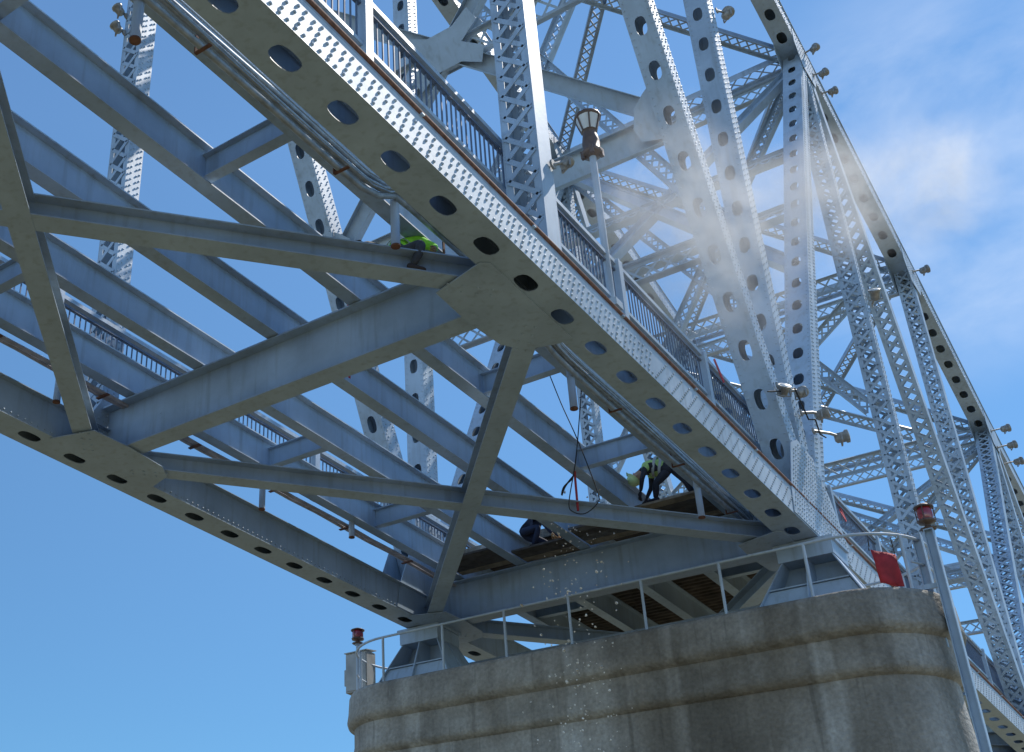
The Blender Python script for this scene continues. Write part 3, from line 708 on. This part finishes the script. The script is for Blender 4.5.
def clothes(name, head, r, body, skin=(.36, .22, .16)):
    """cloth that turns to skin near the head"""
    m, nt, b, N, L = mat(name)
    g = N('ShaderNodeNewGeometry'); v = N('ShaderNodeVectorMath'); v.operation = 'DISTANCE'; v.inputs[1].default_value = head; L(g.outputs['Position'], v.inputs[0])
    c = N('ShaderNodeMath'); c.operation = 'LESS_THAN'; c.inputs[1].default_value = r; L(v.outputs['Value'], c.inputs[0])
    n = N('ShaderNodeTexNoise'); n.inputs['Scale'].default_value = 22; n.inputs['Detail'].default_value = 5; L(g.outputs['Position'], n.inputs['Vector'])
    a = N('ShaderNodeMix'); a.data_type = 'RGBA'; a.inputs[6].default_value = [x * .6 for x in body] + [1]; a.inputs[7].default_value = [x * 1.5 for x in body] + [1]; L(n.outputs['Fac'], a.inputs[0])
    x = N('ShaderNodeMix'); x.data_type = 'RGBA'; x.inputs[7].default_value = list(skin) + [1]; L(c.outputs[0], x.inputs[0]); L(a.outputs[2], x.inputs[6])
    L(x.outputs[2], b.inputs['Base Color']); b.inputs['Roughness'].default_value = .85
    bp = N('ShaderNodeBump'); bp.inputs['Strength'].default_value = .35; bp.inputs['Distance'].default_value = .02; L(n.outputs['Fac'], bp.inputs['Height']); L(bp.outputs['Normal'], b.inputs['Normal'])
    return m
def person(label, J, cloth, vest=None, helmet=None, glove=GLOVE, face=None, boots=BOOT, vest_mat=HIVIS):
    """J: joints as world points"""
    J = {k: V(p) for k, p in J.items()}
    root = thing('person', label, 'person', J['foot_a'].lerp(J['foot_b'], .5), 'people working on the bridge')
    pel, che, nec, hd = J['pelvis'], J['chest'], J['neck'], J['head']
    mid = pel.lerp(che, .5); sd = (J['sh_a'] - J['sh_b']).normalized()
    hipd = (J['kn_a'] - J['kn_b']); hipd = (hipd - hipd.dot((che - pel).normalized()) * (che - pel).normalized()); hipd = hipd.normalized() if hipd.length > .05 else sd
    ha, hb = pel + hipd * .10, pel - hipd * .10
    ch = [[(pel, .145), (mid, .14), (che, .16), (nec, .065), (nec.lerp(hd, .5), .075), (hd, .10), (hd + (hd - nec).normalized() * .07, .075)]]
    for s, h in (('a', ha), ('b', hb)):
        ch.append([(pel, .145), (h, .10), (h.lerp(J['kn_' + s], .5), .085), (J['kn_' + s], .066), (J['kn_' + s].lerp(J['foot_' + s], .4), .062), (J['foot_' + s] + V((0, 0, .09)), .042)])
        ch.append([(che, .16), (J['sh_' + s], .07), (J['sh_' + s].lerp(J['el_' + s], .5), .052), (J['el_' + s], .045), (J['el_' + s].lerp(J['wr_' + s], .6), .04), (J['wr_' + s], .030)])
    body = skin_obj('body', ch, cloth, root)
    for s in 'ab':
        f = J['foot_' + s]; t = J['toe_' + s] - f; t.z = 0; t.normalize()
        skin_obj('boot', [[(f + V((0, 0, .13)), .052), (f + V((0, 0, .05)) - t * .02, .05), (f + V((0, 0, .045)) + t * .09, (.048, .042)), (f + V((0, 0, .035)) + t * .17, (.045, .032))], [(f + V((0, 0, .05)) - t * .02, .05), (f + V((0, 0, .04)) - t * .07, .038)]], boots, root, 2)
        d = J['wr_' + s] - J['el_' + s]; hand(root, J['wr_' + s] + d.normalized() * .02, d, (mid - J['wr_' + s]).cross(d).cross(d) * -1 if (mid - J['wr_' + s]).cross(d).length > .01 else sd, glove)
    if vest:
        up = (che - pel).normalized()
        v = [[(pel.lerp(che, .12), .165), (mid, .165), (che, .185), (che + (nec - che) * .55, .11)]]
        for s in 'ab': v.append([(che, .185), (J['sh_' + s], .088), (J['sh_' + s].lerp(J['el_' + s], .45), .066)] + ([(J['el_' + s], .058), (J['el_' + s].lerp(J['wr_' + s], .7), .052)] if vest == 'sleeves' else []))
        vo = skin_obj('vest', v, vest_mat, root)
        # reflective bands round the trunk
        m = MB()
        for q in (.38, .72):
            c = pel.lerp(che, q); R = .178 + .02 * q; a = up.orthogonal().normalized(); b = up.cross(a)
            vs = [c + up * z + R * (math.cos(2 * math.pi * k / 20) * a + math.sin(2 * math.pi * k / 20) * b) for z in (-.025, .025) for k in range(20)]
            m.add(vs, [(k, (k + 1) % 20, 20 + (k + 1) % 20, 20 + k) for k in range(20)], 0, True)
        m.build('reflective_band', TAPE, vo)
    f = V(face).normalized() if face else (hd - nec).normalized(); upd = (hd - nec).normalized(); f = (f - f.dot(upd) * upd).normalized(); sx = f.cross(upd)
    m = MB()                                                       # nose, brows, eyes, mouth, ears
    m.rivet(hd + f * .095 - upd * .005, f, .016, .024); m.build('nose', SKIN, root)
    for k in (-1, 1):
        m = MB(); m.lathe(hd + f * .094 + sx * k * .034 + upd * .02, [(.012, 0), (.009, .006), (.001, .009)], 8, f); m.build('eye', DARK, root)
        m = MB(); m.box(hd + sx * k * .098, sx * .010, upd * .03, f * .018); m.build('ear', SKIN, root)
    m = MB(); m.box(hd + f * .092 - upd * .045, sx * .024, upd * .004, f * .006); m.build('mouth', REDM, root)
    if helmet:
        m = MB(); c = hd + upd * .035
        m.lathe(c, [(.15, 0), (.148, .008), (.124, .016), (.122, .05), (.108, .09), (.075, .12), (.03, .135), (.003, .137)], 18, upd)
        m.box(c + f * .14 + upd * .004, f * .04, sx * .07, upd * .005); m.build('helmet', helmet, root)
    return root
w1 = dict(pelvis=(-1.36, -1.27, .60), chest=(-1.40, -.95, .88), neck=(-1.39, -.72, .90), head=(-1.38, -.59, .82),
          sh_a=(-1.15, -1.0, .85), el_a=(-.93, -1.06, .64), wr_a=(-.83, -1.22, .47), sh_b=(-1.63, -1.0, .89), el_b=(-1.85, -1.09, .79), wr_b=(-1.81, -1.22, .60),
          kn_a=(-.88, -1.42, .46), foot_a=(-.97, -1.50, .036), toe_a=(-.80, -1.34, .03), kn_b=(-1.54, -1.60, .62), foot_b=(-1.45, -1.96, .318), toe_b=(-1.6, -2.05, .3))
person('person in bright green vest and charcoal trousers, kneeling on the brace', w1, clothes('charcoal trousers', w1['head'], .17, (.06, .062, .066)), 'sleeves', simple('white helmet', (.6, .6, .56), .4), face=(.3, .6, -.7))
w2 = dict(pelvis=(-1.86, 8.36, 1.63), chest=(-2.16, 8.28, 1.72), neck=(-2.33, 8.22, 1.62), head=(-2.42, 8.18, 1.52),
          sh_a=(-2.17, 8.10, 1.66), el_a=(-2.24, 8.02, 1.40), wr_a=(-2.34, 8.12, 1.20), sh_b=(-2.22, 8.45, 1.66), el_b=(-2.28, 8.5, 1.40), wr_b=(-2.36, 8.42, 1.18),
          kn_a=(-2.08, 8.22, 1.32), foot_a=(-2.14, 8.28, .970), toe_a=(-2.3, 8.2, .97), kn_b=(-1.60, 8.44, 1.32), foot_b=(-1.50, 8.5, .970), toe_b=(-1.7, 8.44, .97))
person('person in black with a dusty green hood and vest, bending far over on the planks', w2, clothes('black work suit', w2['head'], .15, (.016, .016, .022)), 'short', simple('pale green hood', (.42, .50, .22), .6), glove=DARK, face=(-.7, -.3, -.5), vest_mat=HIVISP, boots=DARK)
w3 = dict(pelvis=(-5.16, 9.04, 1.36), chest=(-4.86, 9.02, 1.68), neck=(-4.7, 9.0, 1.78), head=(-4.6, 8.98, 1.84), sh_a=(-4.82, 8.82, 1.66), el_a=(-4.66, 8.84, 1.4), wr_a=(-4.54, 8.9, 1.2), sh_b=(-4.86, 9.22, 1.66), el_b=(-4.64, 9.22, 1.4), wr_b=(-4.5, 9.1, 1.18), kn_a=(-4.8, 8.88, 1.4), foot_a=(-4.98, 8.92, 0.97), toe_a=(-4.74, 8.87, 0.97), kn_b=(-4.76, 9.22, 1.12), foot_b=(-5.14, 9.26, 0.975), toe_b=(-4.94, 9.26, 0.97))
person('person in dark navy clothes and tan gloves crouching on the planks above the pier beam', w3, clothes('navy work suit', w3['head'], .15, (.018, .024, .05)), None, simple('dark blue helmet', (.03, .05, .12), .4), face=(.7, -.2, -.6), boots=DARK)

# ------------------------------------------------------------------ falling grit and dust
m = MB()
for i in range(300):
    z = random.uniform(-4.4, .85); t = (1.3 - z) / 5.7; x = -3.25 - .18 * t + random.gauss(0, .20 + .12 * t) + (.45 if random.random() < .18 else 0); y = 6.9 + random.gauss(0, .4); r = random.choice((.009, .011, .014, .019)) * random.uniform(.8, 1.3)
    m.rivet((x, y, z), (random.uniform(-1, 1), random.uniform(-1, 1), random.uniform(-1, 1.01)), r, r * 1.5, 5)
g = m.build('falling_grit', GRIT); g['kind'] = 'stuff'
def dust(name, blobs, dens, scale, seed, col=(.93, .91, .88)):
    """volume of drifting dust: noisy density inside an ellipsoid"""
    c, r, rot = blobs
    m = MB(); n, k = 20, 10; pr = [(max(.001, math.sin(math.pi * i / k)), -math.cos(math.pi * i / k)) for i in range(k + 1)]; m.lathe((0, 0, 0), pr, n)
    mt, nt, b, N, L = mat(name); nt.nodes.remove(b); out = nt.nodes['Material Output']
    pv = N('ShaderNodeVolumePrincipled'); pv.inputs['Color'].default_value = (*col, 1); pv.inputs['Anisotropy'].default_value = .2
    tc = N('ShaderNodeTexCoord'); ln = N('ShaderNodeVectorMath'); ln.operation = 'LENGTH'; L(tc.outputs['Object'], ln.inputs[0])
    mr = N('ShaderNodeMapRange'); mr.inputs[1].default_value = 1.0; mr.inputs[2].default_value = .05; mr.interpolation_type = 'SMOOTHSTEP'; L(ln.outputs['Value'], mr.inputs[0])
    ge = N('ShaderNodeNewGeometry'); no = N('ShaderNodeTexNoise'); no.noise_dimensions = '4D'; no.inputs['W'].default_value = seed; no.inputs['Scale'].default_value = scale; no.inputs['Detail'].default_value = 7; no.inputs['Roughness'].default_value = .66; no.inputs['Distortion'].default_value = 1.3; L(ge.outputs['Position'], no.inputs['Vector'])
    nr = N('ShaderNodeMapRange'); nr.inputs[1].default_value = .46; nr.inputs[2].default_value = .64; L(no.outputs['Fac'], nr.inputs[0])
    mu = N('ShaderNodeMath'); mu.operation = 'MULTIPLY'; L(mr.outputs[0], mu.inputs[0]); L(nr.outputs[0], mu.inputs[1])
    m2 = N('ShaderNodeMath'); m2.operation = 'MULTIPLY'; m2.inputs[1].default_value = dens; L(mu.outputs[0], m2.inputs[0]); L(m2.outputs[0], pv.inputs['Density'])
    L(pv.outputs[0], out.inputs['Volume'])
    o = m.build(name, mt); o.location = c; o.scale = r; o.rotation_euler = rot; o['kind'] = 'stuff'
    return o
dust('dust_plume', ((.75, 4.7, 3.6), (1.3, 4.6, 2.6), (.5, 0, -.05)), .9, .95, 3.1)
dust('dust_plume', ((.62, 1.7, 2.1), (.5, 2.2, .8), (.4, 0, 0)), 1.0, 1.1, 1.7)
dust('dust_plume', ((1.35, 11.0, 8.0), (1.3, 6.0, 1.9), (.58, 0, -.1)), .75, .7, 8.7)
dust('dust_plume', ((2.45, 21.0, 14.6), (1.9, 8.5, 2.4), (.6, 0, -.06)), .45, .55, 5.2)


# ------------------------------------------------------------------ light
CLOUD = V((-.058, .82, .575)).normalized()
SUN = V((.165, .585, .795)).normalized()
elev = math.asin(SUN.z); az = math.atan2(SUN.x, SUN.y)
w = bpy.data.worlds.new('World'); S.world = w; w.use_nodes = True
nt = w.node_tree; bg = nt.nodes['Background']; N = nt.nodes.new; L = nt.links.new
sk = N('ShaderNodeTexSky'); sk.sky_type = 'NISHITA'; sk.sun_disc = False
sk.sun_elevation = elev; sk.sun_rotation = az; sk.altitude = 1500; sk.air_density = 1.0; sk.dust_density = 0.05; sk.ozone_density = .55
hs = N('ShaderNodeHueSaturation'); hs.inputs['Saturation'].default_value = 1.13; L(sk.outputs[0], hs.inputs['Color'])
# thin high cloud towards the right of the bridge
tc = N('ShaderNodeTexCoord'); mp = N('ShaderNodeMapping'); mp.inputs['Scale'].default_value = (2.2, 2.2, 5.0); L(tc.outputs['Generated'], mp.inputs['Vector'])
no = N('ShaderNodeTexNoise'); no.inputs['Scale'].default_value = 2.6; no.inputs['Detail'].default_value = 9; no.inputs['Roughness'].default_value = .58; no.inputs['Distortion'].default_value = .4; L(mp.outputs[0], no.inputs['Vector'])
cr = N('ShaderNodeValToRGB'); cr.color_ramp.elements[0].position = .36; cr.color_ramp.elements[1].position = .68; L(no.outputs['Fac'], cr.inputs['Fac'])
dt = N('ShaderNodeVectorMath'); dt.operation = 'DOT_PRODUCT'; dt.inputs[1].default_value = CLOUD; L(tc.outputs['Generated'], dt.inputs[0])
mr = N('ShaderNodeMapRange'); mr.inputs[1].default_value = .985; mr.inputs[2].default_value = .9995; mr.inputs[4].default_value = .36; mr.interpolation_type = 'SMOOTHSTEP'; L(dt.outputs['Value'], mr.inputs[0])
mu = N('ShaderNodeMath'); mu.operation = 'MULTIPLY'; L(cr.outputs['Color'], mu.inputs[0]); L(mr.outputs[0], mu.inputs[1])
mx = N('ShaderNodeMix'); mx.data_type = 'RGBA'; mx.inputs[7].default_value = (5.2, 5.6, 6.2, 1); L(mu.outputs[0], mx.inputs[0])
sx = N('ShaderNodeSeparateXYZ'); L(tc.outputs['Generated'], sx.inputs[0])
hz = N('ShaderNodeMapRange'); hz.inputs[1].default_value = .66; hz.inputs[2].default_value = .18; L(sx.outputs['Z'], hz.inputs[0])      # painted gradient: low sky ahead tinted darker
fr = N('ShaderNodeMapRange'); fr.inputs[1].default_value = -.1; fr.inputs[2].default_value = .5; fr.interpolation_type = 'SMOOTHSTEP'; L(sx.outputs['Y'], fr.inputs[0])
hm = N('ShaderNodeMath'); hm.operation = 'MULTIPLY'; L(hz.outputs[0], hm.inputs[0]); L(fr.outputs[0], hm.inputs[1])
bk = N('ShaderNodeMix'); bk.data_type = 'RGBA'; bk.inputs[6].default_value = (1.25, 1.3, 1.35, 1); bk.inputs[7].default_value = (.93, 1.03, 1.0, 1); L(fr.outputs[0], bk.inputs[0])  # sky behind the camera brightened as added fill light
tn = N('ShaderNodeMix'); tn.data_type = 'RGBA'; tn.inputs[7].default_value = (.42, .63, .69, 1); L(hm.outputs[0], tn.inputs[0]); L(bk.outputs[2], tn.inputs[6])
ml = N('ShaderNodeMix'); ml.data_type = 'RGBA'; ml.blend_type = 'MULTIPLY'; ml.inputs[0].default_value = 1; L(hs.outputs[0], ml.inputs[6]); L(tn.outputs[2], ml.inputs[7])
L(ml.outputs[2], mx.inputs[6])
L(mx.outputs[2], bg.inputs[0]); bg.inputs[1].default_value = .11
sl = bpy.data.lights.new('sun', 'SUN'); sl.energy = 3.3; sl.angle = math.radians(.5); sl.color = (1, .95, .88)
so = bpy.data.objects.new('sun', sl); COL.objects.link(so); so.rotation_euler = SUN.to_track_quat('Z', 'Y').to_euler()

# ------------------------------------------------------------------ camera
yaw, pitch, roll = -.69580, .51210, .02770
cy, sy, cp, sp = math.cos(yaw), math.sin(yaw), math.cos(pitch), math.sin(pitch)
fwd = V((sy * cp, cy * cp, sp)); rt = V((cy, -sy, 0)); up = rt.cross(fwd)
r2 = math.cos(roll) * rt + math.sin(roll) * up; u2 = -math.sin(roll) * rt + math.cos(roll) * up
cd = bpy.data.cameras.new('camera'); co = bpy.data.objects.new('camera', cd); COL.objects.link(co)
co.matrix_world = Matrix(((r2.x, u2.x, -fwd.x, 5.3243), (r2.y, u2.y, -fwd.y, -11.4975), (r2.z, u2.z, -fwd.z, -8.3253), (0, 0, 0, 1)))
cd.sensor_fit = 'HORIZONTAL'; cd.sensor_width = 36; cd.lens = 1212.93 / 1024 * 36
cd.shift_x = 236.65 / 1024; cd.shift_y = 23.93 / 1024
cd.clip_start = .1; cd.clip_end = 9000
S.camera = co
S.view_settings.view_transform = 'Standard'; S.view_settings.look = 'None'; S.view_settings.gamma = 1; S.view_settings.exposure = 0.80
S.cycles.max_bounces = 8
